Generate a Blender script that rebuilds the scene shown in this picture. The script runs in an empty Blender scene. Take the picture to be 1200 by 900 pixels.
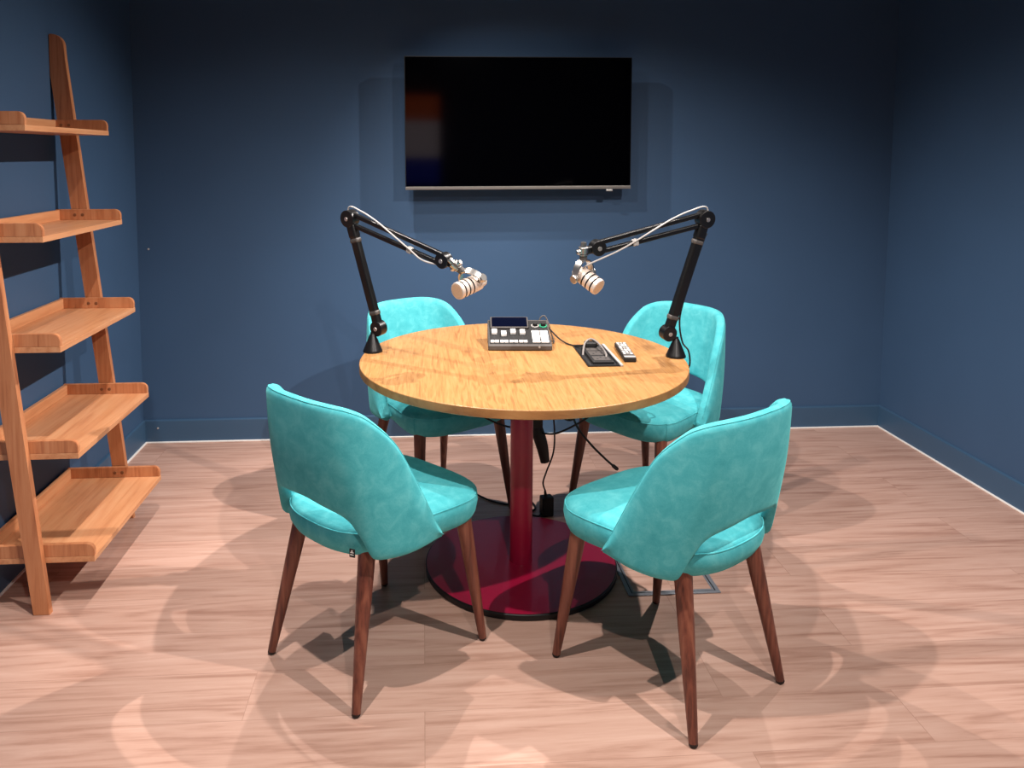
import bpy, bmesh, math, random
from mathutils import Vector, Matrix
random.seed(4)
PI = math.pi
COL = bpy.context.scene.collection

# ------------------------------------------------------------------ materials
def lin(h):
    h = h.lstrip('#')
    r = []
    for i in (0, 2, 4):
        c = int(h[i:i+2], 16)/255
        r.append(c/12.92 if c <= .04045 else ((c+.055)/1.055)**2.4)
    return (*r, 1)

def new_mat(name):
    m = bpy.data.materials.new(name); m.use_nodes = True
    nt = m.node_tree
    return m, nt, nt.nodes['Principled BSDF']

def N(nt, t, **kw):
    n = nt.nodes.new(t)
    for k, v in kw.items():
        if k in n.inputs: n.inputs[k].default_value = v
        else: setattr(n, k, v)
    return n

def plain(name, col, rough=.5, metal=0., spec=.5, emit=None, estr=0, noise=.06, nscale=40, coat=0):
    """flat colour broken up by a faint procedural noise"""
    m, nt, b = new_mat(name)
    c = lin(col)
    if noise:
        tc = N(nt, 'ShaderNodeTexCoord'); nz = N(nt, 'ShaderNodeTexNoise', Scale=nscale, Detail=3.)
        nt.links.new(tc.outputs['Object'], nz.inputs['Vector'])
        rp = N(nt, 'ShaderNodeValToRGB')
        rp.color_ramp.elements[0].position = .3; rp.color_ramp.elements[1].position = .7
        rp.color_ramp.elements[0].color = tuple(x*(1-noise) for x in c[:3])+(1,)
        rp.color_ramp.elements[1].color = tuple(min(1, x*(1+noise)) for x in c[:3])+(1,)
        nt.links.new(nz.outputs['Fac'], rp.inputs['Fac']); nt.links.new(rp.outputs['Color'], b.inputs['Base Color'])
    else:
        b.inputs['Base Color'].default_value = c
    b.inputs['Roughness'].default_value = rough; b.inputs['Metallic'].default_value = metal
    b.inputs['Specular IOR Level'].default_value = spec
    b.inputs['Coat Weight'].default_value = coat
    if emit:
        b.inputs['Emission Color'].default_value = lin(emit); b.inputs['Emission Strength'].default_value = estr
    return m

def wood(name, light, mid, dark, axis, scale=1., rough=.5, planks=None, stretch=14, bump=.05, gscale=9, fig=.5):
    """grain along `axis`; planks=(length,width) lays boards along x"""
    m, nt, b = new_mat(name)
    L = nt.links.new
    tc = N(nt, 'ShaderNodeTexCoord'); vec = tc.outputs['Object']
    if planks:
        br = N(nt, 'ShaderNodeTexBrick', offset=.37, offset_frequency=2, squash=1.)
        br.inputs['Scale'].default_value = 1; br.inputs['Mortar Size'].default_value = .0009
        br.inputs['Mortar Smooth'].default_value = 0.3; br.inputs['Brick Width'].default_value = planks[0]
        br.inputs['Row Height'].default_value = planks[1]
        br.inputs['Color1'].default_value = (0, 0, 0, 1); br.inputs['Color2'].default_value = (1, 1, 1, 1)
        br.inputs['Mortar'].default_value = (.5, .5, .5, 1); br.inputs['Bias'].default_value = 0
        L(vec, br.inputs['Vector'])
        sep = N(nt, 'ShaderNodeSeparateColor'); L(br.outputs['Color'], sep.inputs[0])
        ml = N(nt, 'ShaderNodeMath', operation='MULTIPLY'); ml.inputs[1].default_value = 17.3
        L(sep.outputs[0], ml.inputs[0])
        cb = N(nt, 'ShaderNodeCombineXYZ'); L(ml.outputs[0], cb.inputs[0]); L(ml.outputs[0], cb.inputs[2])
        va = N(nt, 'ShaderNodeVectorMath', operation='ADD'); L(vec, va.inputs[0]); L(cb.outputs[0], va.inputs[1])
        vec = va.outputs[0]
    mp = N(nt, 'ShaderNodeMapping')
    s = [stretch]*3; s[axis] = 1.
    mp.inputs['Scale'].default_value = [x*scale for x in s]
    L(vec, mp.inputs['Vector'])
    n1 = N(nt, 'ShaderNodeTexNoise', Scale=gscale*.13, Detail=5., Roughness=.6, Distortion=1.2); L(mp.outputs[0], n1.inputs['Vector'])
    # ring figure: warped bands
    n2 = N(nt, 'ShaderNodeTexNoise', Scale=gscale*.045, Detail=2., Distortion=.6); L(mp.outputs[0], n2.inputs['Vector'])
    mu = N(nt, 'ShaderNodeMath', operation='MULTIPLY'); mu.inputs[1].default_value = 55; L(n2.outputs['Fac'], mu.inputs[0])
    si = N(nt, 'ShaderNodeMath', operation='SINE'); L(mu.outputs[0], si.inputs[0])
    n3 = N(nt, 'ShaderNodeTexNoise', Scale=gscale, Detail=4., Roughness=.7); L(mp.outputs[0], n3.inputs['Vector'])
    a = N(nt, 'ShaderNodeMath', operation='MULTIPLY_ADD'); a.inputs[1].default_value = .09*fig/.5; L(si.outputs[0], a.inputs[0]); L(n1.outputs['Fac'], a.inputs[2])
    c = N(nt, 'ShaderNodeMath', operation='MULTIPLY_ADD'); c.inputs[1].default_value = .35; L(n3.outputs['Fac'], c.inputs[0]); L(a.outputs[0], c.inputs[2])
    rp = N(nt, 'ShaderNodeValToRGB'); e = rp.color_ramp.elements
    e[0].position = .42; e[0].color = lin(dark); e[1].position = .92; e[1].color = lin(light)
    k = e.new(.64); k.color = lin(mid)
    L(c.outputs[0], rp.inputs['Fac'])
    out = rp.outputs['Color']
    if planks:
        # small tint change from board to board and a fine seam
        mx = N(nt, 'ShaderNodeMix', data_type='RGBA', blend_type='MULTIPLY'); mx.inputs['Factor'].default_value = 1
        tr = N(nt, 'ShaderNodeValToRGB'); tr.color_ramp.elements[0].color = (.93, .92, .91, 1); tr.color_ramp.elements[1].color = (1.04, 1.03, 1.03, 1)
        L(sep.outputs[0], tr.inputs['Fac']); L(out, mx.inputs['A']); L(tr.outputs['Color'], mx.inputs['B'])
        m2 = N(nt, 'ShaderNodeMix', data_type='RGBA', blend_type='MULTIPLY'); m2.inputs['B'].default_value = (.72, .66, .63, 1)
        L(br.outputs['Fac'], m2.inputs['Factor']); L(mx.outputs['Result'], m2.inputs['A']); out = m2.outputs['Result']
    L(out, b.inputs['Base Color'])
    b.inputs['Roughness'].default_value = rough
    if bump:
        bp = N(nt, 'ShaderNodeBump', Strength=bump, Distance=.002); L(c.outputs[0], bp.inputs['Height']); L(bp.outputs[0], b.inputs['Normal'])
    return m

def velvet(name, c0, c1, c2):
    m, nt, b = new_mat(name); L = nt.links.new
    tc = N(nt, 'ShaderNodeTexCoord')
    n1 = N(nt, 'ShaderNodeTexNoise', Scale=26., Detail=6., Roughness=.65, Distortion=.5); L(tc.outputs['Object'], n1.inputs['Vector'])
    n2 = N(nt, 'ShaderNodeTexNoise', Scale=330., Detail=2.); L(tc.outputs['Object'], n2.inputs['Vector'])
    ad = N(nt, 'ShaderNodeMath', operation='MULTIPLY_ADD'); ad.inputs[1].default_value = .22; L(n2.outputs['Fac'], ad.inputs[0]); L(n1.outputs['Fac'], ad.inputs[2])
    rp = N(nt, 'ShaderNodeValToRGB'); e = rp.color_ramp.elements
    e[0].position = .42; e[0].color = lin(c0); e[1].position = .8; e[1].color = lin(c2); k = e.new(.6); k.color = lin(c1)
    L(ad.outputs[0], rp.inputs['Fac']); L(rp.outputs['Color'], b.inputs['Base Color'])
    b.inputs['Roughness'].default_value = .85; b.inputs['Specular IOR Level'].default_value = .15
    b.inputs['Sheen Weight'].default_value = .35; b.inputs['Sheen Roughness'].default_value = .4
    b.inputs['Sheen Tint'].default_value = lin('#7fe8e4')
    bp = N(nt, 'ShaderNodeBump', Strength=.18, Distance=.001); L(n2.outputs['Fac'], bp.inputs['Height']); L(bp.outputs[0], b.inputs['Normal'])
    return m

M = dict(
    wall=plain('navy_wall_paint', '#3a5676', .62, spec=.35, noise=.03, nscale=3),
    skirt=plain('navy_satin_paint', '#385672', .45, noise=.03, nscale=6),
    white=plain('white_trim_paint', '#f2efeb', .5, noise=.02),
    ceil=plain('ceiling_paint', '#5a5a5c', .8, noise=.02, nscale=4),
    floor=wood('pink_oak_floor', '#c4a293', '#b89484', '#a07a6a', 0, scale=1.1, rough=.42, planks=(1.25, .19), stretch=14, gscale=12, bump=.03, fig=.45),
    table=wood('oak_tabletop', '#ae8252', '#a47645', '#8f6137', 1, scale=2.4, rough=.36, stretch=18, gscale=17, bump=.02, fig=.6),
    edge=wood('oak_edge_band', '#a87a4a', '#98693c', '#7c4f2a', 0, scale=1.5, rough=.45, stretch=6, gscale=9, bump=.02),
    shelf=wood('beech_board', '#d19a70', '#c98d62', '#b97b52', 1, scale=1.6, rough=.42, stretch=16, gscale=9, bump=.02, fig=.4),
    upr=wood('beech_upright', '#c98c62', '#bb7a51', '#a2633f', 2, scale=1.6, rough=.45, stretch=16, gscale=9, bump=.02, fig=.4),
    leg=wood('walnut_leg', '#84503d', '#69382b', '#43211a', 2, scale=2.2, rough=.38, stretch=16, gscale=9, bump=.03),
    velvet=velvet('turquoise_velvet', '#42a5ae', '#4dafb7', '#5fbbc1'),
    piping=plain('turquoise_piping', '#249690', .8, spec=.2),
    crimson=plain('crimson_powder_coat', '#a01039', .33, noise=.03, nscale=60, coat=.15),
    rim=plain('black_rim', '#0b0809', .5),
    black=plain('black_metal', '#0c0c0d', .34, noise=.05),
    blackm=plain('black_matte', '#0d0d0f', .6, noise=.05),
    screen=plain('screen_glass', '#010102', .07, noise=0, spec=.3),
    panel=plain('lcd_dark_blue', '#04060f', .12, noise=0, emit='#0a1440', estr=.25),
    silver=plain('brushed_silver', '#b9b7b4', .3, metal=1., noise=.04),
    chin=plain('grey_plastic_chin', '#85817d', .35, metal=.6, noise=.03),
    chrome=plain('chrome', '#d8d6d2', .4, metal=1., noise=.02),
    cream=plain('champagne_mic_body', '#d9c9bd', .35, metal=.35, noise=.03),
    grille=plain('champagne_mic_mesh', '#d3b193', .55, metal=.2, noise=.18, nscale=700),
    grey=plain('grey_plastic', '#4a4644', .45),
    lgrey=plain('pale_grey_rubber', '#a9a5a2', .5),
    screwm=plain('bronze_screw', '#8a6248', .4, metal=.6, noise=0),
    cordgrey=plain('grey_rubber_cord', '#77726f', .5),
    key=plain('white_key', '#e9e7e4', .4, noise=.02, emit='#ffffff', estr=.12),
    green=plain('green_ring', '#2e9c74', .4),
    frame=plain('steel_grey_frame', '#8b8f97', .4, metal=.4),
    seam=plain('dark_groove', '#1c1d20', .6),
    tagm=plain('black_woven_tag', '#101010', .7), tagw=plain('white_woven_mark', '#d9d9d4', .7),
    glide=plain('black_glide', '#120d0c', .5),
)

# ------------------------------------------------------------------ mesh helpers
def obj(name, bm, mat, parent=None, smooth=True, angle=40, loc=None, rot=None):
    me = bpy.data.meshes.new(name)
    bmesh.ops.recalc_face_normals(bm, faces=bm.faces)
    if smooth:
        for f in bm.faces: f.smooth = True
        for e in bm.edges:
            if len(e.link_faces) == 2 and e.calc_face_angle(0) > math.radians(angle): e.smooth = False
    bm.to_mesh(me); bm.free()
    for mm in (mat if isinstance(mat, (list, tuple)) else [mat]): me.materials.append(mm)
    o = bpy.data.objects.new(name, me); COL.objects.link(o)
    if parent: o.parent = parent
    if loc: o.location = loc
    if rot: o.rotation_euler = rot
    if smooth and angle < 55 and len(me.polygons) < 4000:
        w = o.modifiers.new('face_weighted_normals', 'WEIGHTED_NORMAL'); w.keep_sharp = True
    return o

def tag(o, label, cat, group=None):
    o['label'] = label; o['category'] = cat
    if group: o['group'] = group
    return o

def thing(name, label, cat, loc=(0, 0, 0), rz=0, group=None):
    o = bpy.data.objects.new(name, None); COL.objects.link(o)
    o.empty_display_size = .1; o.location = loc; o.rotation_euler = (0, 0, rz)
    return tag(o, label, cat, group)

def struct(o):
    o['kind'] = 'structure'; return o

def add_box(bm, x0, x1, y0, y1, z0, z1, bevel=0, seg=2, mtx=None, mi=0):
    r = bmesh.ops.create_cube(bm, size=1)
    vs = r['verts']
    for v in vs:
        v.co = Vector(((x0+x1)/2+v.co.x*(x1-x0), (y0+y1)/2+v.co.y*(y1-y0), (z0+z1)/2+v.co.z*(z1-z0)))
    fs = list({f for v in vs for f in v.link_faces})
    for f in fs: f.material_index = mi
    allv = list(vs)
    if bevel:
        es = list({e for v in vs for e in v.link_edges})
        rb = bmesh.ops.bevel(bm, geom=es, offset=bevel, segments=seg, profile=.5, affect='EDGES')
        allv = list({v for f in rb['faces'] for v in f.verts} | {v for v in vs if v.is_valid})
    if mtx:
        bmesh.ops.transform(bm, matrix=mtx, verts=allv)
    return allv

def box(*a, **k):
    bm = bmesh.new(); add_box(bm, *a, **k); return bm

def frame_of(d):
    d = Vector(d).normalized()
    u = d.cross(Vector((0, 0, 1)))
    if u.length < 1e-4: u = Vector((1, 0, 0))
    u.normalize(); return d, u, d.cross(u).normalized()

def add_loft(bm, rings, cap=True, closed=False):
    vr = [[bm.verts.new(p) for p in r] for r in rings]
    n = len(vr[0])
    pairs = list(zip(vr, vr[1:])) + ([(vr[-1], vr[0])] if closed else [])
    for a, b in pairs:
        for i in range(n):
            j = (i+1) % n
            bm.faces.new((a[i], a[j], b[j], b[i]))
    if cap and not closed:
        bm.faces.new(list(reversed(vr[0]))); bm.faces.new(vr[-1])
    return vr

def add_lathe(bm, p, d, prof, n=24):
    """prof: list of (distance along d, radius)"""
    d, u, w = frame_of(d); p = Vector(p)
    add_loft(bm, [[p+d*h+(u*math.cos(2*PI*i/n)+w*math.sin(2*PI*i/n))*max(r, 1e-4) for i in range(n)] for h, r in prof])

def lathe(p, d, prof, n=24):
    bm = bmesh.new(); add_lathe(bm, p, d, prof, n); return bm

def spline(pts, per=8, closed=False):
    pts = [Vector(p) for p in pts]; out = []; n = len(pts)
    rng = n if closed else n-1
    for i in range(rng):
        if closed: p0, p1, p2, p3 = pts[i-1], pts[i], pts[(i+1) % n], pts[(i+2) % n]
        else: p0, p1, p2, p3 = pts[max(i-1, 0)], pts[i], pts[i+1], pts[min(i+2, n-1)]
        for k in range(per):
            t = k/per
            out.append(.5*((2*p1)+(p2-p0)*t+(2*p0-5*p1+4*p2-p3)*t*t+(3*p1-p0-3*p2+p3)*t**3))
    if not closed: out.append(pts[-1])
    return out

def add_tube(bm, pts, r, n=8, closed=False):
    m = len(pts); rings = []
    pd = None; u = None
    for i, p in enumerate(pts):
        if closed: d = pts[(i+1) % m]-pts[i-1]
        else: d = pts[min(i+1, m-1)]-pts[max(i-1, 0)]
        d.normalize()
        if u is None: _, u, w = frame_of(d)
        else:
            u = u-d*u.dot(d); u.normalize(); w = d.cross(u)
        rr = r(i/(m-1)) if callable(r) else r
        rings.append([p+(u*math.cos(2*PI*k/n)+w*math.sin(2*PI*k/n))*rr for k in range(n)])
    add_loft(bm, rings, cap=not closed, closed=closed)

def tube(pts, r, n=8, per=8, closed=False, smooth=True):
    bm = bmesh.new(); pts = spline(pts, per, closed) if smooth else [Vector(p) for p in pts]
    add_tube(bm, pts, r, n, closed); return bm

def interp(x, xs, ys):
    if x <= xs[0]: return ys[0]
    for i in range(1, len(xs)):
        if x <= xs[i]:
            t = (x-xs[i-1])/(xs[i]-xs[i-1]); return ys[i-1]+(ys[i]-ys[i-1])*t
    return ys[-1]

def pchip(xs, ys):
    n = len(xs); h = [xs[i+1]-xs[i] for i in range(n-1)]; dl = [(ys[i+1]-ys[i])/h[i] for i in range(n-1)]
    d = [0.]*n
    for i in range(1, n-1):
        if dl[i-1]*dl[i] > 0:
            w1 = 2*h[i]+h[i-1]; w2 = h[i]+2*h[i-1]; d[i] = (w1+w2)/(w1/dl[i-1]+w2/dl[i])
    d[0] = 0; d[-1] = dl[-1]
    def f(x):
        if x <= xs[0]: return ys[0]
        if x >= xs[-1]: return ys[-1]
        i = max(k for k in range(n-1) if xs[k] <= x)
        t = (x-xs[i])/h[i]
        return (2*t**3-3*t*t+1)*ys[i]+(t**3-2*t*t+t)*h[i]*d[i]+(-2*t**3+3*t*t)*ys[i+1]+(t**3-t*t)*h[i]*d[i+1]
    return f

# ------------------------------------------------------------------ room
XL, XR, YB, YF, H = -1.387, 2.414, 3.881, -1.55, 2.75
def slab(name, x0, x1, y0, y1, z0, z1, m):
    return struct(obj(name, box(x0, x1, y0, y1, z0, z1), m, smooth=False))
slab('floor', XL-.1, XR+.1, YF-.1, YB+.1, -.1, 0, M['floor'])
slab('ceiling', XL-.1, XR+.1, YF-.1, YB+.1, H, H+.1, M['ceil'])
slab('wall_back', XL, XR, YB, YB+.1, 0, H, M['wall'])
slab('wall_left', XL-.1, XL, YF, YB, 0, H, M['wall'])
slab('wall_right', XR, XR+.1, YF, YB, 0, H, M['wall'])
slab('wall_front', XL, XR, YF-.1, YF, 0, H, M['wall'])
def baseboard(name, a, b, nrm):
    # a,b: ends on the wall face; nrm: into the room; 12 mm board with eased top
    bm = bmesh.new(); a = Vector(a); b = Vector(b); n = Vector(nrm)
    prof = [(0, .006), (.012, .006), (.012, .106), (.010, .111), (.004, .114), (0, .114)]
    add_loft(bm, [[p+n*x+Vector((0, 0, z)) for x, z in prof] for p in (a, b)])
    return struct(obj(name, bm, M['skirt'], angle=30))
baseboard('baseboard_back', (XL, YB, 0), (XR, YB, 0), (0, -1, 0))
baseboard('baseboard_left', (XL, YF, 0), (XL, YB-.012, 0), (1, 0, 0))
baseboard('baseboard_right', (XR, YF, 0), (XR, YB-.012, 0), (-1, 0, 0))
def strip(name, x0, x1, y0, y1):
    struct(obj(name, box(x0, x1, y0, y1, 0, .006, bevel=.0015), M['white']))
strip('trim_1', XL+.001, XR-.001, YB-.021, YB-.001)
strip('trim_2', XL+.001, XL+.020, YF, YB-.021)
strip('trim_3', XR-.020, XR-.001, YF, YB-.021)
for (x, z), yy, lb in (((-1.336, .966), YB, 'tiny white plug in the navy back wall left of the screen'),
                       ((-1.315, .074), YB-.012, 'tiny white plug in the navy skirting near the left corner')):
    tag(obj('wall_plug', lathe((x, yy, z), (0, -1, 0), [(0, .005), (.002, .005), (.003, .003)], 12), M['lgrey']), lb, 'wall plug')

# ------------------------------------------------------------------ chairs
def plan(s_, z):
    """outer shell curve, s in [-1,1] by arc length, at height z -> (x,y)"""
    return plan_at(PT(s_), z)
NEXP = 2.8
def plan_at(t, z):
    a = .256-.010*(z-.42)/.4; yb = -.232-.055*(z-.42)/.4; y0 = .02
    c, s = max(math.cos(t), 0), math.sin(t)
    return (a*math.copysign(abs(s)**(2/NEXP), s), y0-(y0-yb)*c**(2/NEXP))
# arc-length table
_T = [-PI/2+PI*i/2000 for i in range(2001)]
_P = [plan_at(t, .6) for t in _T]; _S = [0.]
for i in range(2000): _S.append(_S[-1]+math.hypot(_P[i+1][0]-_P[i][0], _P[i+1][1]-_P[i][1]))
SL = _S[-1]/2
def PT(s):
    L_ = (s+1)*SL
    lo, hi = 0, 2000
    while hi-lo > 1:
        md = (lo+hi)//2
        if _S[md] <= L_: lo = md
        else: hi = md
    t = (L_-_S[lo])/max(_S[hi]-_S[lo], 1e-9)
    return _T[lo]+(_T[hi]-_T[lo])*min(t, 1)
def s_of(x=None, y=None):
    for i in range(1000, 2001):
        if (x is not None and _P[i][0] >= x) or (y is not None and _P[i][0] > .15 and _P[i][1] >= y): return _S[i]/SL-1
    return 1.
ZT = pchip([0, s_of(x=.09), s_of(x=.155), s_of(x=.2), s_of(y=-.155), s_of(y=-.12), s_of(y=-.08), s_of(y=-.03), s_of(y=0.), 1.0],
           [.811, .810, .804, .786, .748, .704, .622, .518, .460, .430])
so = s_of(x=.196)
ZB = pchip([0, s_of(x=.08), s_of(x=.130), s_of(x=.155), s_of(x=.175), so, so+.03, so+.25, 1.0],
           [.526, .519, .508, .490, .452, .396, .392, .394, .402])

def smoothcol(a, k):
    for _ in range(k):
        a = [a[0]]+[(a[i-1]+2*a[i]+a[i+1])/4 for i in range(1, len(a)-1)]+[a[-1]]
    return a

def shell_bm():
    bm = bmesh.new(); nc, nr, th = 160, 16, .036
    S = [-1+2*i/nc for i in range(nc+1)]
    zt = smoothcol([ZT(abs(s)) for s in S], 5); zb = smoothcol([ZB(abs(s)) for s in S], 0)
    def pt(s, z): x, y = plan(max(-1, min(1, s)), z); return Vector((x, y, z))
    def nrm(s, z):
        d = pt(s+.01, z)-pt(s-.01, z); return Vector((-d.y, d.x, 0)).normalized()   # towards the sitter
    cols = []
    for i, s in enumerate(S):
        ring = []
        n = nrm(s, .6)
        z0, z1 = zb[i], zt[i]
        r = min(.019, (z1-z0)*.45)
        # cross-section loop: outer face up, rounded top, inner face down, rounded bottom
        for j in range(nr+1):
            z = z0+r+(z1-z0-2*r)*j/nr
            bulge = .006*math.sin(PI*j/nr)
            ring.append(pt(s, z)-n*bulge)
        for k in range(1, 6):
            a = PI*k/6; q = (th/2)*(1-math.cos(a)); z = z1-r+r*math.sin(a)
            ring.append(pt(s, z)+n*q)
        for j in range(nr, -1, -1):
            z = z0+r+(z1-z0-2*r)*j/nr
            bulge = .005*math.sin(PI*j/nr)
            ring.append(pt(s, z)+n*(th+bulge))
        for k in range(1, 6):
            a = PI*k/6; q = (th/2)*(1+math.cos(a)); z = z0+r-r*math.sin(a)
            ring.append(pt(s, z)+n*q)
        cols.append(ring)
    # rounded tips: shrink the first and last cross-section towards its middle line
    def tip(ring, dirs):
        out = []
        m = len(ring)
        for f, adv in ((.0, 0), (.3, .0015), (.65, .003)):
            rr = []
            for a in range(m):
                p = ring[a]; # partner across thickness
                b = ring[(2*nr+6-a) % m] if a <= 2*nr+6 else ring[(m-1-(a-(2*nr+7)))+0]
                c = (p+b)/2
                rr.append(p.lerp(c, f)+dirs*adv)
            out.append(rr)
        return out
    first = tip(cols[0], Vector((0, 1, 0))); last = tip(cols[-1], Vector((0, 1, 0)))
    cols = list(reversed(first[1:]))+cols+last[1:]
    add_loft(bm, cols)
    return bm, S, zt, zb, pt, nrm

def seat_outline(k=1.0, n=96):
    pts = []
    hw, yf, yr = .216, .268, -.226
    for i in range(n):
        a = 2*PI*i/n; c, s = math.cos(a), math.sin(a)
        if s < 0:
            e = 2/2.6; x = hw*math.copysign(abs(c)**e, c); y = -abs(yr)*abs(s)**e
        else:
            e = 2/4.2; x = math.copysign(abs(c)**e, c); y = yf*abs(s)**e
            w = hw+.024*min(1, y/.16)
            x *= w
            y -= .010*(x/.24)**2 if y > .2 else 0
        pts.append((x, y))
    return pts
def seat_bm():
    bm = bmesh.new(); o = seat_outline()
    def ring(inset, z, dome=0):
        r = []
        for x, y in o:
            d = math.hypot(x, y-.02); f = max(0., 1-inset/d)
            r.append(Vector((x*f, .02+(y-.02)*f, z+.006*max(0, min(1, (.08-y)/.2))*max(0, min(1, (.44-z)/.05)))))
        return r
    rings = [ring(.16, .374), ring(.07, .372), ring(.035, .376), ring(.016, .388), ring(.004, .410), ring(0, .430), ring(.001, .446),
             ring(.006, .457), ring(.013, .464), ring(.026, .469), ring(.06, .474), ring(.12, .478), ring(.19, .480)]
    add_loft(bm, rings); return bm, ring

def make_chair(label, loc, rz):
    t = thing('dining_chair', label, 'chair', loc, rz, 'turquoise velvet chairs round the table')
    sb, ring = seat_bm()
    seat = obj('seat', sb, M['velvet'], t)
    for ins, z in ((.004, .4545),):
        pb = bmesh.new(); add_tube(pb, ring(ins, z), .0020, 6, closed=True); obj('piping', pb, M['velvet'], seat)
    bm, S, zt, zb, pt, nrm = shell_bm()
    back = obj('backrest', bm, M['velvet'], t, angle=60)
    pb = bmesh.new()
    add_tube(pb, [pt(S[i], zt[i]-.0035)+nrm(S[i], .6)*.0075 for i in range(2, len(S)-2)], .0016, 6)
    obj('piping', pb, M['velvet'], back)
    for x0, y0, x1, y1, zt_, in ((.145, -.150, .190, -.228, .385), (-.145, -.150, -.190, -.228, .385), (.186, .176, .219, .228, .385), (-.186, .176, -.219, .228, .385)):
        a = Vector((x0, y0, zt_)); b = Vector((x1, y1, 0)); a += (a-b)*.09; d = b-a; Ln = d.length
        lb = lathe(a, d, [(0, .0235), (.02, .0235), (Ln*.35, .0205), (Ln*.75, .0150), (Ln-.009, .0115)], 20)
        lg = obj('leg', lb, M['leg'], t)
        obj('glide', lathe(a, d, [(Ln-.0095, .0116), (Ln-.004, .0112), (Ln-.001, .008), (Ln, .005)], 16), M['glide'], lg)
    return t
def copy_tree(o, parent=None):
    c = o.copy(); COL.objects.link(c)
    if parent: c.parent = parent
    for ch in list(o.children): copy_tree(ch, c)
    return c
R_ = math.radians
c1 = make_chair('turquoise velvet chair in the left foreground, its back turned to the camera', (-.144, 2.188, 0), R_(-45.9))
for lb, loc, a in (
    ('turquoise velvet chair in the right foreground, back to the camera, beside the floor box', (.683, 2.030, 0), R_(33.5)),
    ('turquoise velvet chair on the far left of the table, behind the left boom arm', (.047, 3.111, 0), R_(-147.7)),
    ('turquoise velvet chair on the far right of the table, behind the right boom arm', (.906, 2.999, 0), R_(125.9))):
    c = copy_tree(c1); c.location = loc; c.rotation_euler = (0, 0, a); c['label'] = lb
# small woven tag sewn at the edge of the back opening of the left foreground chair
def sewn_tag(chair, s):
    x, y = plan(s, .42)
    tb = box(-.008, .008, -.0015, .0015, -.011, .011, bevel=.0006)
    tg = obj('fabric_tag', tb, M['tagm'], chair, loc=(x*.86, y-.006, .412), rot=(0, 0, R_(20)))
    mb = bmesh.new()
    for zz in (-.005, .001): add_box(mb, -.005, .005, -.0022, -.0014, zz, zz+.002)
    add_box(mb, -.0015, .002, -.0022, -.0014, .004, .008)
    obj('tag_mark', mb, M['tagw'], tg, smooth=False)
sewn_tag(c1, s_of(x=.172))

# ------------------------------------------------------------------ table
TX, TY, TZ, TR = .336, 2.600, .740, .552
t = thing('round_table', 'round oak table on a crimson column and disc foot, in the middle of the chairs', 'table', (TX, TY, 0))
bm = lathe((0, 0, TZ-.028), (0, 0, 1), [(0, TR-.003), (.0015, TR-.001), (.003, TR), (.025, TR), (.027, TR-.0012), (.028, TR-.003)], 128)
bm.normal_update()
for f in bm.faces:
    if abs(f.normal.z) < .5: f.material_index = 1
obj('tabletop', bm, [M['table'], M['edge']], t, angle=50)
obj('column', lathe((0, 0, .021), (0, 0, 1), [(0, .0405), (.004, .039), (.68, .039), (TZ-.028-.021-.012, .039)], 48), M['crimson'], t)
obj('mounting_plate', lathe((0, 0, TZ-.040), (0, 0, 1), [(0, .15), (.010, .16), (.012, .16)], 40), M['blackm'], t)
bm = lathe((0, 0, 0), (0, 0, 1), [(0, .328), (.003, .332), (.016, .3325), (.019, .3315), (.0215, .328)], 96)
bm.faces.ensure_lookup_table(); bm.normal_update()
for f in bm.faces:
    if abs(f.normal.z) < .9: f.material_index = 1
obj('base_plate', bm, [M['crimson'], M['rim']], t, angle=50)

# ------------------------------------------------------------------ wall screen
TVY = 3.765
t = thing('television', 'wide black wall-mounted television, switched off, on the navy back wall', 'television', (.462, YB, 1.58), 0)
W2, Z0, Z1 = .5505, 1.264-1.58, 1.899-1.58
dy = TVY-YB
tilt = R_(-.35)
def tvobj(name, bm, m, par=None, **k):
    bmesh.ops.rotate(bm, verts=bm.verts, cent=(0, 0, 0), matrix=Matrix.Rotation(tilt, 3, 'Y'))
    return obj(name, bm, m, par or t, **k)
body = tvobj('housing', box(-W2, W2, dy+.003, dy+.028, Z0, Z1, bevel=.003), M['blackm'])
bm = bmesh.new(); add_box(bm, -W2+.12, W2-.12, dy+.026, dy+.060, Z0+.03, Z1-.12, bevel=.012)
tvobj('rear_cover', bm, M['blackm'])
tvobj('screen', box(-W2+.004, W2-.004, dy, dy+.006, Z0+.016, Z1-.004), M['screen'], smooth=False)
ch = tvobj('lower_bezel', box(-W2, W2, dy-.001, dy+.010, Z0-.001, Z0+.0145, bevel=.002), M['chin'])
obj('sensor', box(.43, .462, dy-.003, dy+.008, Z0-.010, Z0-.0005, bevel=.002), M['chrome'], ch)
bm = bmesh.new(); add_box(bm, -.2, .2, dy+.055, -.012, -.13, -.09, bevel=.003); add_box(bm, -.2, .2, dy+.055, -.012, .07, .11, bevel=.003)
add_box(bm, -.22, .22, -.014, -.0005, -.16, .14, bevel=.003)
obj('wall_bracket', bm, M['blackm'], t)

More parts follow.
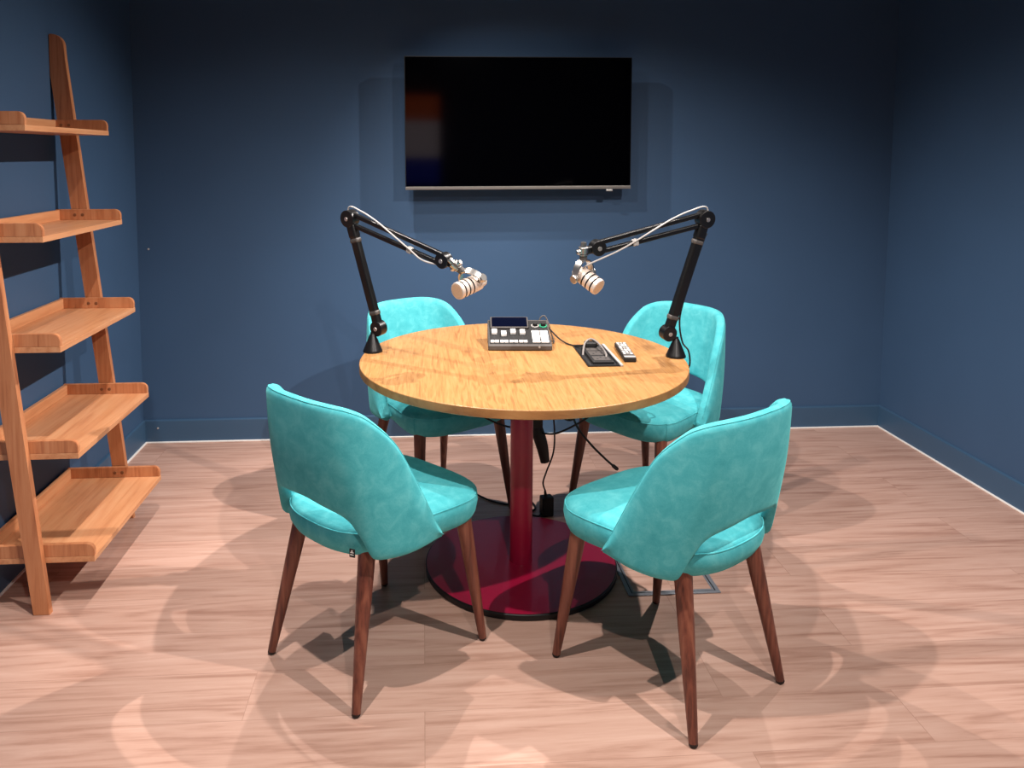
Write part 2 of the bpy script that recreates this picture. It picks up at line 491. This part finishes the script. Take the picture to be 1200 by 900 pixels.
# ------------------------------------------------------------------ ladder shelf
t = thing('ladder_shelf', 'leaning beech ladder shelf with five empty shelves against the left wall', 'shelf', (-1.2, 2.73, 0))
OX, OY = -1.2, 2.73
def upright(y0, y1, dx):
    bm = bmesh.new()
    xl = lambda z: -1.192+dx*(1-z/1.87)-.1125*z
    xr = lambda z: -1.142+dx*(1-z/1.87)-.1055*z
    ztop = 1.872; lim = XL+.002
    prof = []
    left = [(max(xl(z), lim), z) for z in (0, .4, .8, 1.2, 1.5, 1.62, 1.68, 1.72, 1.76, 1.80, 1.868)]
    right = [(xr(z), z) for z in (0, .4, .8, 1.2, 1.5, 1.78)]
    rc = .04
    x1 = xr(1.84)
    arc = [(x1-rc+rc*math.cos(a)+.004*(1-math.sin(a)), ztop-rc+rc*math.sin(a)) for a in [PI/2*k/6 for k in range(7)]]
    prof = right+arc+[(left[-1][0]+.004, ztop)]+left[::-1]
    add_loft(bm, [[Vector((x-OX, y-OY, z)) for x, z in prof] for y in (y0, y1)])
    bmesh.ops.bevel(bm, geom=[e for e in bm.edges if abs((e.verts[0].co-e.verts[1].co).y) < 1e-5], offset=.0015, segments=2, affect='EDGES')
    return obj('upright', bm, M['upr'], t, angle=30)
upright(2.402, 2.424, -.020); upright(3.050, 3.072, 0)
def lip_bm(x0, x1, y0, y1, z0, z1, rc=.022):
    bm = bmesh.new()
    prof = [(x0, z0), (x1, z0), (x1, z1-rc)]+[(x1-rc+rc*math.cos(a), z1-rc+rc*math.sin(a)) for a in [PI/2*k/6 for k in range(1, 7)]]+[(x0, z1)]
    add_loft(bm, [[Vector((x-OX, y-OY, z)) for x, z in prof] for y in (y0, y1)])
    bmesh.ops.bevel(bm, geom=[e for e in bm.edges if abs((e.verts[0].co-e.verts[1].co).y) < 1e-5], offset=.0012, segments=2, affect='EDGES')
    return bm
for zt_, xf in ((.174, -1.030), (.507, -1.066), (.842, -1.106), (1.180, -1.143), (1.515, -1.180)):
    xb = -1.379
    sh = obj('shelf_board', box(xb-OX, xf-OX, 2.426-OY, 3.048-OY, zt_-.018, zt_, bevel=.0015), M['shelf'], t)
    for nm, y0, y1 in (('end_lip', 2.4265, 2.441), ('end_lip', 3.033, 3.0475)):
        obj(nm, lip_bm(xb, xf-.001, y0, y1, zt_, zt_+.040), M['upr'], sh, angle=30)
    obj('back_lip', box(xb-OX, xb+.015-OX, 2.441-OY, 3.033-OY, zt_, zt_+.038, bevel=.0015), M['shelf'], sh)
    xm = -1.167-.109*zt_
    for q in (-.014, .014):
        obj('screw', lathe((xm+q-OX, 3.0335-OY, zt_+.019), (0, -1, 0), [(0, .006), (.0015, .006), (.0022, .004)], 12), M['screwm'], sh)
        obj('screw', lathe((xm-.015+q-OX, 2.4405-OY, zt_+.019), (0, 1, 0), [(0, .006), (.0015, .006), (.0022, .004)], 12), M['screwm'], sh)

# ------------------------------------------------------------------ floor socket box
t = thing('floor_box', 'square floor box lid with grey metal rim beneath the right foreground chair', 'floor box', (.816, 2.535, 0))
bm = bmesh.new(); hw, w = .154, .013
for x0, x1, y0, y1 in ((-hw, hw, -hw, -hw+w), (-hw, hw, hw-w, hw), (-hw, -hw+w, -hw+w, hw-w), (hw-w, hw, -hw+w, hw-w)):
    add_box(bm, x0, x1, y0, y1, .0005, .004, bevel=.0008)
obj('rim', bm, M['frame'], t)
bm = bmesh.new(); h2, w = hw-.0135, .003
for x0, x1, y0, y1 in ((-h2, h2, -h2, -h2+w), (-h2, h2, h2-w, h2), (-h2, -h2+w, -h2+w, h2-w), (h2-w, h2, -h2+w, h2-w)):
    add_box(bm, x0, x1, y0, y1, .0005, .0022)
obj('groove', bm, M['seam'], t, smooth=False)
bm = bmesh.new(); h3, w = h2-.0032, .007
for x0, x1, y0, y1 in ((-h3, h3, -h3, -h3+w), (-h3, h3, h3-w, h3), (-h3, -h3+w, -h3+w, h3-w), (h3-w, h3, -h3+w, h3-w)):
    add_box(bm, x0, x1, y0, y1, .0005, .0038, bevel=.0008)
obj('lid_frame', bm, M['frame'], t)
obj('lid', box(-h3+w, h3-w, -h3+w, h3-w, .0003, .003), M['floor'], t, smooth=False)

# ------------------------------------------------------------------ boom arms and microphones
def disc(p, axis, r, h, seg=28):
    a = Vector(axis).normalized()
    return lathe(Vector(p)-a*h/2, a, [(0, r*.9), (.002, r), (h-.002, r), (h, r*.9)], seg)
def bar(p, q, r, n=12):
    d = Vector(q)-Vector(p); return lathe(p, d, [(0, r), (d.length, r)], n)
def sqbar(p, q, w, h, ax):
    """rounded rectangular bar from p to q; ax = axis across the arm plane"""
    p, q = Vector(p), Vector(q); d = (q-p); L_ = d.length; d.normalize()
    a = (Vector(ax)-d*Vector(ax).dot(d)).normalized(); b = d.cross(a)
    m = Matrix((a, d, b)).transposed().to_4x4(); m.translation = p
    return box(-w/2, w/2, 0, L_, -h/2, h/2, bevel=min(w, h)*.28, seg=3, mtx=m)

def boom_arm(label, base, j1, j2, j3, tail, hang):
    t = thing('boom_arm', label, 'microphone arm', base, 0, 'microphone boom arms clamped on the table')
    B = Vector(base); L_ = lambda p: Vector(p)-B
    a, b, c = L_(j1), L_(j2), L_(j3)
    ax = (b-a).cross(c-b).normalized()
    if ax.y > 0: ax = -ax                         # towards the camera
    obj('base', lathe((0, 0, 0), (0, 0, 1), [(0, .034), (.005, .034), (.009, .032), (.060, .011), (.064, .008), (a.z-.015, .008)], 32), M['black'], t)
    # clamp under the table edge
    u = Vector((TX-B.x, TY-B.y, 0)).normalized()
    cl = bmesh.new(); add_lathe(cl, (0, 0, -.075), (0, 0, 1), [(0, .016), (.008, .016), (.012, .010), (.045, .010)], 20)
    obj('clamp', cl, M['black'], t)
    j = obj('joint', disc(a, ax, .027, .034), M['black'], t); obj('screw', disc(a+ax*.0185, ax, .0075, .003, 14), M['chrome'], j)
    d1 = (b-a).normalized()
    lo = obj('lower_arm', sqbar(a+d1*.012, b-d1*.012, .024, .034, ax), M['black'], t)
    for f in (.14, .80):
        p = a.lerp(b, f); obj('cable_clip', sqbar(p-d1*.010, p+d1*.010, .0275, .0385, ax), M['grey'], lo)
    j = obj('joint', disc(b, ax, .030, .038), M['black'], t); obj('screw', disc(b+ax*.0205, ax, .0075, .003, 14), M['chrome'], j)
    d2 = (c-b).normalized(); n2 = d2.cross(ax).normalized()
    if n2.z < 0: n2 = -n2
    obj('knuckle', sqbar(b-d1*.02, b-d1*.072, .030, .036, ax), M['black'], t)
    ends = []
    for s in (1, -1):
        p, q = b+n2*.0185*s+d2*.015, c+n2*.0155*s-d2*.005
        u_ = obj('upper_rod', sqbar(p, q, .015, .0165, ax), M['black'], t)
        ends.append((p, q))
    p, q = ends[1]; m = p.lerp(q, .66)
    obj('cable_clip', sqbar(m-d2*.011, m+d2*.011, .020, .022, ax), M['lgrey'], t)
    j = obj('joint', disc(c, ax, .0255, .034), M['black'], t); obj('screw', disc(c+ax*.0185, ax, .0075, .003, 14), M['chrome'], j)
    # head block beyond the joint
    e = c+d2*.050
    obj('head', sqbar(c+d2*.01, e, .020, .026, ax), M['black'], t)
    # microphone cable lying along the arm
    f = ax*.012
    pts = [b-d1*.06+n2*.012+d2*(-.028), b+n2*.036-d2*.012, b+n2*.041+d2*.05, b+n2*.030+d2*.12, ends[0][0].lerp(ends[0][1], .45)+f, m+f*1.1+n2*.010,
           ends[1][0].lerp(ends[1][1], .85)+f-n2*.010]
    pts += [L_(x) for x in tail]
    obj('cable', tube(pts, .0028, 8, 8), M['lgrey'], t)
    low = [b-d1*.06-d2*.030, a.lerp(b, .8)-d2*.022+ax*.004, a.lerp(b, .5)-d2*.020+ax*.004, a.lerp(b, .22)-d2*.022+ax*.004]
    out = -u
    low += [a+out*.040+Vector((0, 0, .03)), a*.6+out*.040, out*.040+Vector((0, -.012, .022)), out*.044+Vector((0, -.012, -.03)), out*.02+Vector((0, 0, -.06))]
    if hang: obj('cable', tube(low, .003, 8, 8), M['blackm'], t)
    return t, e+B, d2, ax

def microphone(label, front, rear, headp, ax_arm):
    F, Rr = Vector(front), Vector(rear)
    t = thing('microphone', label, 'microphone', F, 0, 'podcast microphones on boom arms')
    d = Rr-F; Ln = d.length; d.normalize()
    r = .028
    prof = [(0.003, r-.004), (.004, r-.001), (.008, r)]
    bm = bmesh.new()
    prof = [(0, r-.004), (.001, r-.0008), (.005, r), (.013, r), (.0135, r-.004), (.018, r-.004), (.0185, r), (.031, r), (.0315, r-.004), (.036, r-.004),
            (.0365, r), (.049, r), (.0495, r-.004), (.054, r-.004), (.0545, r), (Ln-.028, r-.001), (Ln-.020, r-.006), (Ln-.006, r-.008), (Ln, r-.013)]
    add_lathe(bm, (0, 0, 0), d, prof, 40); bm.normal_update()
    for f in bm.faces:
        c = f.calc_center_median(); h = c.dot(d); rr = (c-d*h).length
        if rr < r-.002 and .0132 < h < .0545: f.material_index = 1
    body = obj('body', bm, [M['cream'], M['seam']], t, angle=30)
    obj('grille', lathe(-d*.0006, d, [(0, r-.0075), (.0004, r-.0048), (.003, r-.0044)], 36), M['grille'], body)
    # yoke: a half ring over the rear half of the body with side knobs
    Hp = Vector(headp)-F
    piv = d*(Ln*.66)
    up = (Hp-piv).normalized()
    sd = d.cross(up).normalized()
    wd = sd.cross(up).normalized()
    ry = r+.014
    path = []
    for k in range(0, 17):
        a = -PI*.02+PI*1.04*k/16
        path.append((math.cos(a)*ry, math.sin(a)*(ry+.014)))
    bmy = bmesh.new(); rings = []
    for i, (x, y) in enumerate(path):
        x0, y0 = path[max(i-1, 0)]; x1, y1 = path[min(i+1, 16)]
        tn = Vector((x1-x0, y1-y0)).normalized(); nn = Vector((tn.y, -tn.x))
        cpt = piv+sd*x+up*y; no = sd*nn.x+up*nn.y
        rings.append([cpt+no*a*.0025+wd*b_*.0115 for a, b_ in ((1, 1), (1, -1), (-1, -1), (-1, 1))])
    add_loft(bmy, rings)
    yk = obj('yoke', bmy, M['silver'], t, angle=30)
    for s in (1, -1):
        p = piv+sd*s*(r-.001)
        obj('knob', lathe(p, sd*s, [(0, .006), (.010, .006), (.0105, .0125), (.022, .0145), (.025, .012)], 20), M['silver'], yk)
    top = piv+up*(ry+.012)
    dd = (Hp-top)
    obj('post', lathe(top, dd, [(0, .0125), (dd.length*.55, .0125), (dd.length*.56, .010), (dd.length*.62, .010)], 20), M['grey'], t)
    sw = bmesh.new(); dn = dd.normalized(); L2 = dd.length
    add_lathe(sw, top, dd, [(L2*.60, .016), (L2*.72, .016), (L2*.73, .012), (L2*.85, .012), (L2*.86, .016), (L2+.014, .016), (L2+.016, .010), (L2+.030, .009)], 20)
    side = dn.cross(Vector(ax_arm)).normalized()
    add_lathe(sw, Hp-side*.024, side, [(0, .007), (.004, .0095), (.044, .0095), (.048, .007)], 16)
    obj('swivel', sw, M['silver'], t)
    return t

LB = (-.179, 2.713, TZ)
_, e, d2, ax = boom_arm('black boom arm clamped at the left edge of the table, bent towards the middle', LB, (-.158, 2.713, .824), (-.256, 2.740, 1.208), (.065, 2.500, 1.091),
    [(.095, 2.495, 1.072)], False)
microphone('cream ring-grooved microphone hanging from the left boom arm', (.104, 2.420, 1.003), (.194, 2.500, 1.028), e, ax)
RB = (.865, 2.581, TZ)
_, e, d2, ax = boom_arm('black boom arm clamped at the right edge of the table, its cable hanging down', RB, (.835, 2.581, .824), (.946, 2.560, 1.218), (.560, 2.470, 1.133),
    [(.535, 2.450, 1.085), (.515, 2.465, 1.068), (.495, 2.510, 1.045)], True)
microphone('cream ring-grooved microphone hanging from the right boom arm', (.558, 2.430, 1.009), (.494, 2.497, 1.057), e, ax)

# ------------------------------------------------------------------ audio mixer
t = thing('audio_mixer', 'compact podcast mixer with dark screen and white pads at the back of the table', 'audio mixer', (.340, 2.692, TZ), R_(-3.5))
W, D = .113, .185
bm = bmesh.new()
prof = [(0, .004), (0, .022), (.006, .027), (D-.004, .048), (D, .046), (D, .004), (.006, 0), (D-.006, 0)]
prof = [(.004, 0), (0, .004), (0, .017), (.005, .022), (D-.006, .072), (D, .067), (D, .004), (D-.004, 0)]
add_loft(bm, [[Vector((x, y, z)) for y, z in prof] for x in (-W, W)])
bmesh.ops.bevel(bm, geom=[e_ for e_ in bm.edges if abs((e_.verts[0].co-e_.verts[1].co).x) < 1e-5], offset=.002, segments=2, affect='EDGES')
obj('body', bm, M['grey'], t, angle=30)
sl = math.atan2(.050, D-.011)
top = Matrix.Translation((0, .005, .022)) @ Matrix.Rotation(sl, 4, 'X')
def topbox(x0, x1, y0, y1, h, m, par=None, name='part', bev=.001, z0=0):
    return obj(name, box(x0, x1, y0, y1, z0, h, bevel=bev, mtx=top), m, par or t)
topbox(-W+.006, W-.006, .004, D-.012, .0014, M['blackm'], name='top_panel', bev=.0005)
# raised tilted display at the back left
sc = top @ Matrix.Translation((-.033, .108, .001)) @ Matrix.Rotation(R_(5), 4, 'X')
dp = obj('display', box(-.070, .070, 0, .072, -.003, .008, bevel=.002, mtx=sc), M['grey'], t)
obj('display_glass', box(-.065, .065, .006, .067, .0075, .0088, mtx=sc), M['panel'], dp, smooth=False)
for i in range(4):
    x = -.090+.034*i
    sl_ = topbox(x-.0022, x+.0022, .034, .100, .0018, M['seam'], name='fader_slot', bev=0)
    y = (.080, .066, .080, .077)[i]
    fd = topbox(x-.0095, x+.0095, y-.014, y+.014, .012, M['key'], name='fader', bev=.002, z0=.0018)
    topbox(x-.0075, x+.0075, y-.0012, y+.0012, .0128, M['seam'], fd, 'fader_line', 0, .0117)
    for s in (-1, 1):
        topbox(x+s*.0078-.0066, x+s*.0078+.0066, .009, .024, .005, M['key'], name='small_key', bev=.001, z0=.001)
for i in range(2):
    for y0, y1 in ((.008, .021), (.028, .092)):
        x = .059+.031*i
        topbox(x-.0138, x+.0138, y0, y1, .0058, M['key'], name='pad', bev=.0015, z0=.001)
for x, rg in ((.062, 'lgrey'), (.092, 'green')):
    p = top @ Vector((x, .132, .001)); d = (top.to_3x3() @ Vector((0, 0, 1)))
    k = obj('dial', lathe(p, d, [(0, .010), (.012, .0095), (.014, .0085)], 24), M['blackm'], t)
    obj('dial_ring', lathe(p, d, [(0, .0145), (.003, .0145), (.004, .0105)], 24), M[rg], k)
obj('jack_button', lathe((.068, .0005, .013), (0, -1, 0), [(0, .004), (.0015, .004), (.002, .003)], 14), M['lgrey'], t)
# cable from the mixer to the socket panel
bm = tube([(.446, 2.876, .780), (.458, 2.880, .788), (.472, 2.862, .778), (.498, 2.818, .754), (.520, 2.775, .7445), (.545, 2.735, .7445), (.560, 2.700, .752)], .0028, 8)
tag(obj('power_cable', bm, M['blackm']), 'thin dark cable from the mixer across the table to the socket panel', 'cable')
bm = tube([(.432, 2.878, .795), (.440, 2.884, .818), (.456, 2.882, .824), (.468, 2.872, .800), (.476, 2.850, .765), (.480, 2.815, .7440), (.474, 2.785, .7440)], .0024, 8)
tag(obj('signal_cable', bm, M['grey']), 'short cable looping down behind the right end of the mixer', 'cable')

# ------------------------------------------------------------------ table socket panel
t = thing('socket_panel', 'black flip-open socket panel let into the tabletop, grey cord arching over it', 'socket panel', (.590, 2.612, TZ), R_(-.5))
bm = bmesh.new(); hx, hy = .054, .143
for x0, x1, y0, y1 in ((-hx, hx, -hy, -hy+.008), (-hx, hx, hy-.008, hy), (-hx, -hx+.006, -hy+.008, hy-.008), (hx-.006, hx, -hy+.008, hy-.008)):
    add_box(bm, x0, x1, y0, y1, .0002, .004, bevel=.0008)
obj('frame', bm, M['black'], t)
obj('well', box(-hx+.006, hx-.006, -hy+.008, hy-.008, .0002, .0015), M['blackm'], t, smooth=False)
obj('lid', box(hx+.001, hx+.010, -hy, hy, .0002, .006, bevel=.001), M['lgrey'], t)
un = obj('socket_unit', box(-.032, .040, -.118, .085, .001, .011, bevel=.003), M['blackm'], t)
for y in (-.078, -.010, .052):
    s_ = obj('outlet', box(-.024, .032, y-.026, y+.026, .0105, .0122, bevel=.0015), M['grey'], un)
    for px_, py_ in ((-.010, -.008), (.018, -.008), (.004, .012)):
        obj('pin_hole', box(px_-.003, px_+.003, y+py_-.004, y+py_+.004, .0118, .0126), M['seam'], s_, smooth=False)
obj('plug', box(-.020, .022, .060, .100, .011, .030, bevel=.005, seg=3), M['blackm'], t)
obj('cord', tube([(-.044, -.010, .003), (-.036, .025, .014), (-.020, .072, .028), (.002, .092, .036), (.018, .070, .033), (.026, .010, .026), (.027, -.050, .018), (.022, -.072, .012)], .0036, 10), M['cordgrey'], t)

# ------------------------------------------------------------------ remote control
t = thing('remote_control', 'slim dark remote control with pale buttons, right of the socket panel', 'remote control', (.698, 2.622, TZ), R_(-5))
obj('body', box(-.021, .021, -.105, .105, 0, .017, bevel=.004, seg=3), M['blackm'], t)
obj('faceplate', box(-.019, .019, -.085, .101, .0165, .0178, bevel=.0005), M['grey'], t)
obj('end_cap', box(-.019, .019, -.102, -.087, .0165, .0182, bevel=.0006), M['lgrey'], t)
for r in range(7):
    for c_ in (-1, 0, 1):
        if r == 2 and c_ == 0: continue
        x, y = c_*.0115, .088-.024*r
        obj('button', box(x-.0042, x+.0042, y-.007, y+.007, .0172, .0196, bevel=.001), M['key'] if (r+c_) % 3 else M['lgrey'], t)
obj('button', lathe((0, .040, .0175), (0, 0, 1), [(0, .008), (.002, .008), (.003, .006)], 20), M['lgrey'], t)

# ------------------------------------------------------------------ under the table: sleeve, cables, power adapter
t = thing('cable_sleeve', 'black cable box and sleeve hanging under the table behind the crimson column', 'cable holder', (.416, 2.80, 0))
obj('box', box(-.020, .020, -.03, .03, .428, TZ-.0285, bevel=.004), M['blackm'], t)
bm = bmesh.new(); add_tube(bm, spline([(-.004, 0, .44), (.004, 0, .41), (.022, 0, .35), (.034, 0, .29)], 6), lambda u: .018+.006*math.sin(PI*min(1, u*1.1)), 14)
obj('sleeve', bm, M['blackm'], t)
zt_ = TZ-.029
t = thing('power_adapter', 'black power adapter brick standing on the floor behind the crimson disc foot', 'power adapter', (.486, 2.972, 0), R_(12))
obj('body', box(-.024, .024, -.020, .020, 0, .078, bevel=.005, seg=3), M['blackm'], t)
obj('strain_relief', lathe((-.004, 0, .076), (-.15, 0, 1), [(0, .007), (.025, .0045)], 14), M['blackm'], t)
for pts, r, lb in (
    ([(.487, 2.90, zt_), (.492, 2.90, .50), (.502, 2.90, .36), (.497, 2.90, .28), (.472, 2.91, .20), (.464, 2.93, .15), (.480, 2.970, .100)], .0033,
     'thin black cord dropping from the tabletop to the power adapter'),
    ([(.49, 2.52, zt_), (.475, 2.50, .64), (.50, 2.48, .545), (.545, 2.46, .485), (.59, 2.45, .44), (.625, 2.45, .408)], .0036,
     'loose black cord under the table ending in a plug tip near the right chairs'),
    ([(.432, 2.80, .400), (.480, 2.70, .436), (.569, 2.60, .528), (.62, 2.58, .60), (.655, 2.57, .66), (.67, 2.565, zt_)], .0036,
     'black cord strung under the table from the sleeve to the right edge'),
    ([(.43, 2.56, zt_), (.435, 2.54, .60), (.462, 2.53, .555), (.50, 2.53, .545), (.53, 2.53, .60), (.54, 2.54, zt_)], .0042,
     'short black cord looped close under the tabletop'),
    ([(.10, 2.70, zt_), (.14, 2.74, .56), (.212, 2.77, .480), (.323, 2.80, .424), (.402, 2.805, .44)], .0036,
     'black cord strung under the table left of the crimson column'),
    ([(.20, 3.20, .004), (.28, 3.10, .004), (.37, 3.06, .004), (.43, 3.10, .004), (.45, 3.03, .004), (.42, 2.985, .004), (.45, 2.955, .004), (.468, 2.972, .012)], .0035,
     'black cord lying on the floor behind the disc foot')):
    o = tag(obj('black_cord', tube(pts, r, 8), M['blackm']), lb, 'cable')
    if 'plug tip' in lb:
        obj('plug_tip', lathe((.618, 2.451, .414), (.026, 0, -.022), [(0, .0045), (.004, .0062), (.020, .0062), (.024, .004)], 14), M['blackm'], o)

# ------------------------------------------------------------------ backlit poster on the wall behind the camera, seen in the dark screen
t = thing('poster', 'backlit orange and pale poster mirrored in the dark television', 'poster', (-.06, YF, 1.6))
obj('frame', box(-.27, .27, .0, .02, -.53, .52, bevel=.003), M['blackm'], t)
def glow(n, c, s): return plain(n, c, .5, noise=.25, nscale=7, emit=c, estr=s)
obj('upper_panel', box(-.255, .245, .018, .023, .215, .505), glow('poster_orange', '#b8501f', 1.5), t, smooth=False)
obj('middle_panel', box(-.255, .245, .018, .023, -.205, .213), glow('poster_pale', '#a7989c', 2.0), t, smooth=False)
obj('lower_panel', box(-.255, .245, .018, .023, -.515, -.207), glow('poster_blue', '#1c2a9a', 1.2), t, smooth=False)

# ------------------------------------------------------------------ lights: ceiling spotlights plus one added fill spot
def spot(x, y, w, ang=115, blend=.5, z=H-.03, to=None, col=(1, .90, .82), rad=.018):
    l = bpy.data.lights.new('ceiling_or_fill_spot', 'SPOT'); l.energy = w; l.spot_size = R_(ang); l.spot_blend = blend
    l.shadow_soft_size = rad; l.color = col
    o = bpy.data.objects.new('ceiling_or_fill_spot', l); COL.objects.link(o); o.location = (x, y, z)
    if to: o.rotation_euler = (Vector(to)-Vector((x, y, z))).to_track_quat('-Z', 'Y').to_euler()
    return o
WARM = (1, .91, .85)
for x, y, w, to, ang, bl in (
    (-.38, 2.42, 85, (.9, 2.55, .1), 105, .8), (-.36, 3.12, 128, (.9, 2.85, .1), 100, .9),
    (1.42, 3.00, 280, (-.95, 2.65, 0), 80, 1.),
    (-.38, 1.50, 155, (.1, 1.9, .2), 116, .8), (1.42, 1.05, 200, (.8, 1.9, .2), 116, .8),
    (.40, -.40, 95, (.45, 1.3, .2), 100, 1.)):  # added fill behind the camera, brightens the foreground floor and front chair backs
    spot(x, y, w, ang, bl, to=to, col=WARM)

w = bpy.data.worlds.new('world'); bpy.context.scene.world = w; w.use_nodes = True
w.node_tree.nodes['Background'].inputs[0].default_value = (.02, .02, .025, 1)

# ------------------------------------------------------------------ camera
f, px_, py_ = 914.343, 563.256, 259.825
pitch, yaw, roll, CH = .0862818, .0733199, .0035901, 1.43225
cy, sy, cp, sp, cr, sr = math.cos(yaw), math.sin(yaw), math.cos(pitch), math.sin(pitch), math.cos(roll), math.sin(roll)
R0 = Matrix(((1, 0, 0), (0, 0, -1), (0, 1, 0)))
Ry = Matrix(((cy, -sy, 0), (sy, cy, 0), (0, 0, 1)))
Rx = Matrix(((1, 0, 0), (0, cp, -sp), (0, sp, cp)))
Rz = Matrix(((cr, -sr, 0), (sr, cr, 0), (0, 0, 1)))
Mx = Rz @ Rx @ R0 @ Ry
right, down, fwd = Mx[0], Mx[1], Mx[2]
rm = Matrix((right, -down, -fwd)).transposed().to_4x4(); rm.translation = (0, 0, CH)
cd = bpy.data.cameras.new('camera'); cam = bpy.data.objects.new('camera', cd); COL.objects.link(cam)
cam.matrix_world = rm
cd.sensor_fit = 'HORIZONTAL'; cd.sensor_width = 36; cd.lens = f/1200*36
cd.shift_x = (600-px_)/1200; cd.shift_y = (py_-450)/1200
cd.clip_start = .05
sc_ = bpy.context.scene
sc_.camera = cam
sc_.view_settings.view_transform = 'Standard'; sc_.view_settings.look = 'None'
sc_.view_settings.exposure = 0.3; sc_.view_settings.gamma = 1; sc_.view_settings.use_curve_mapping = False
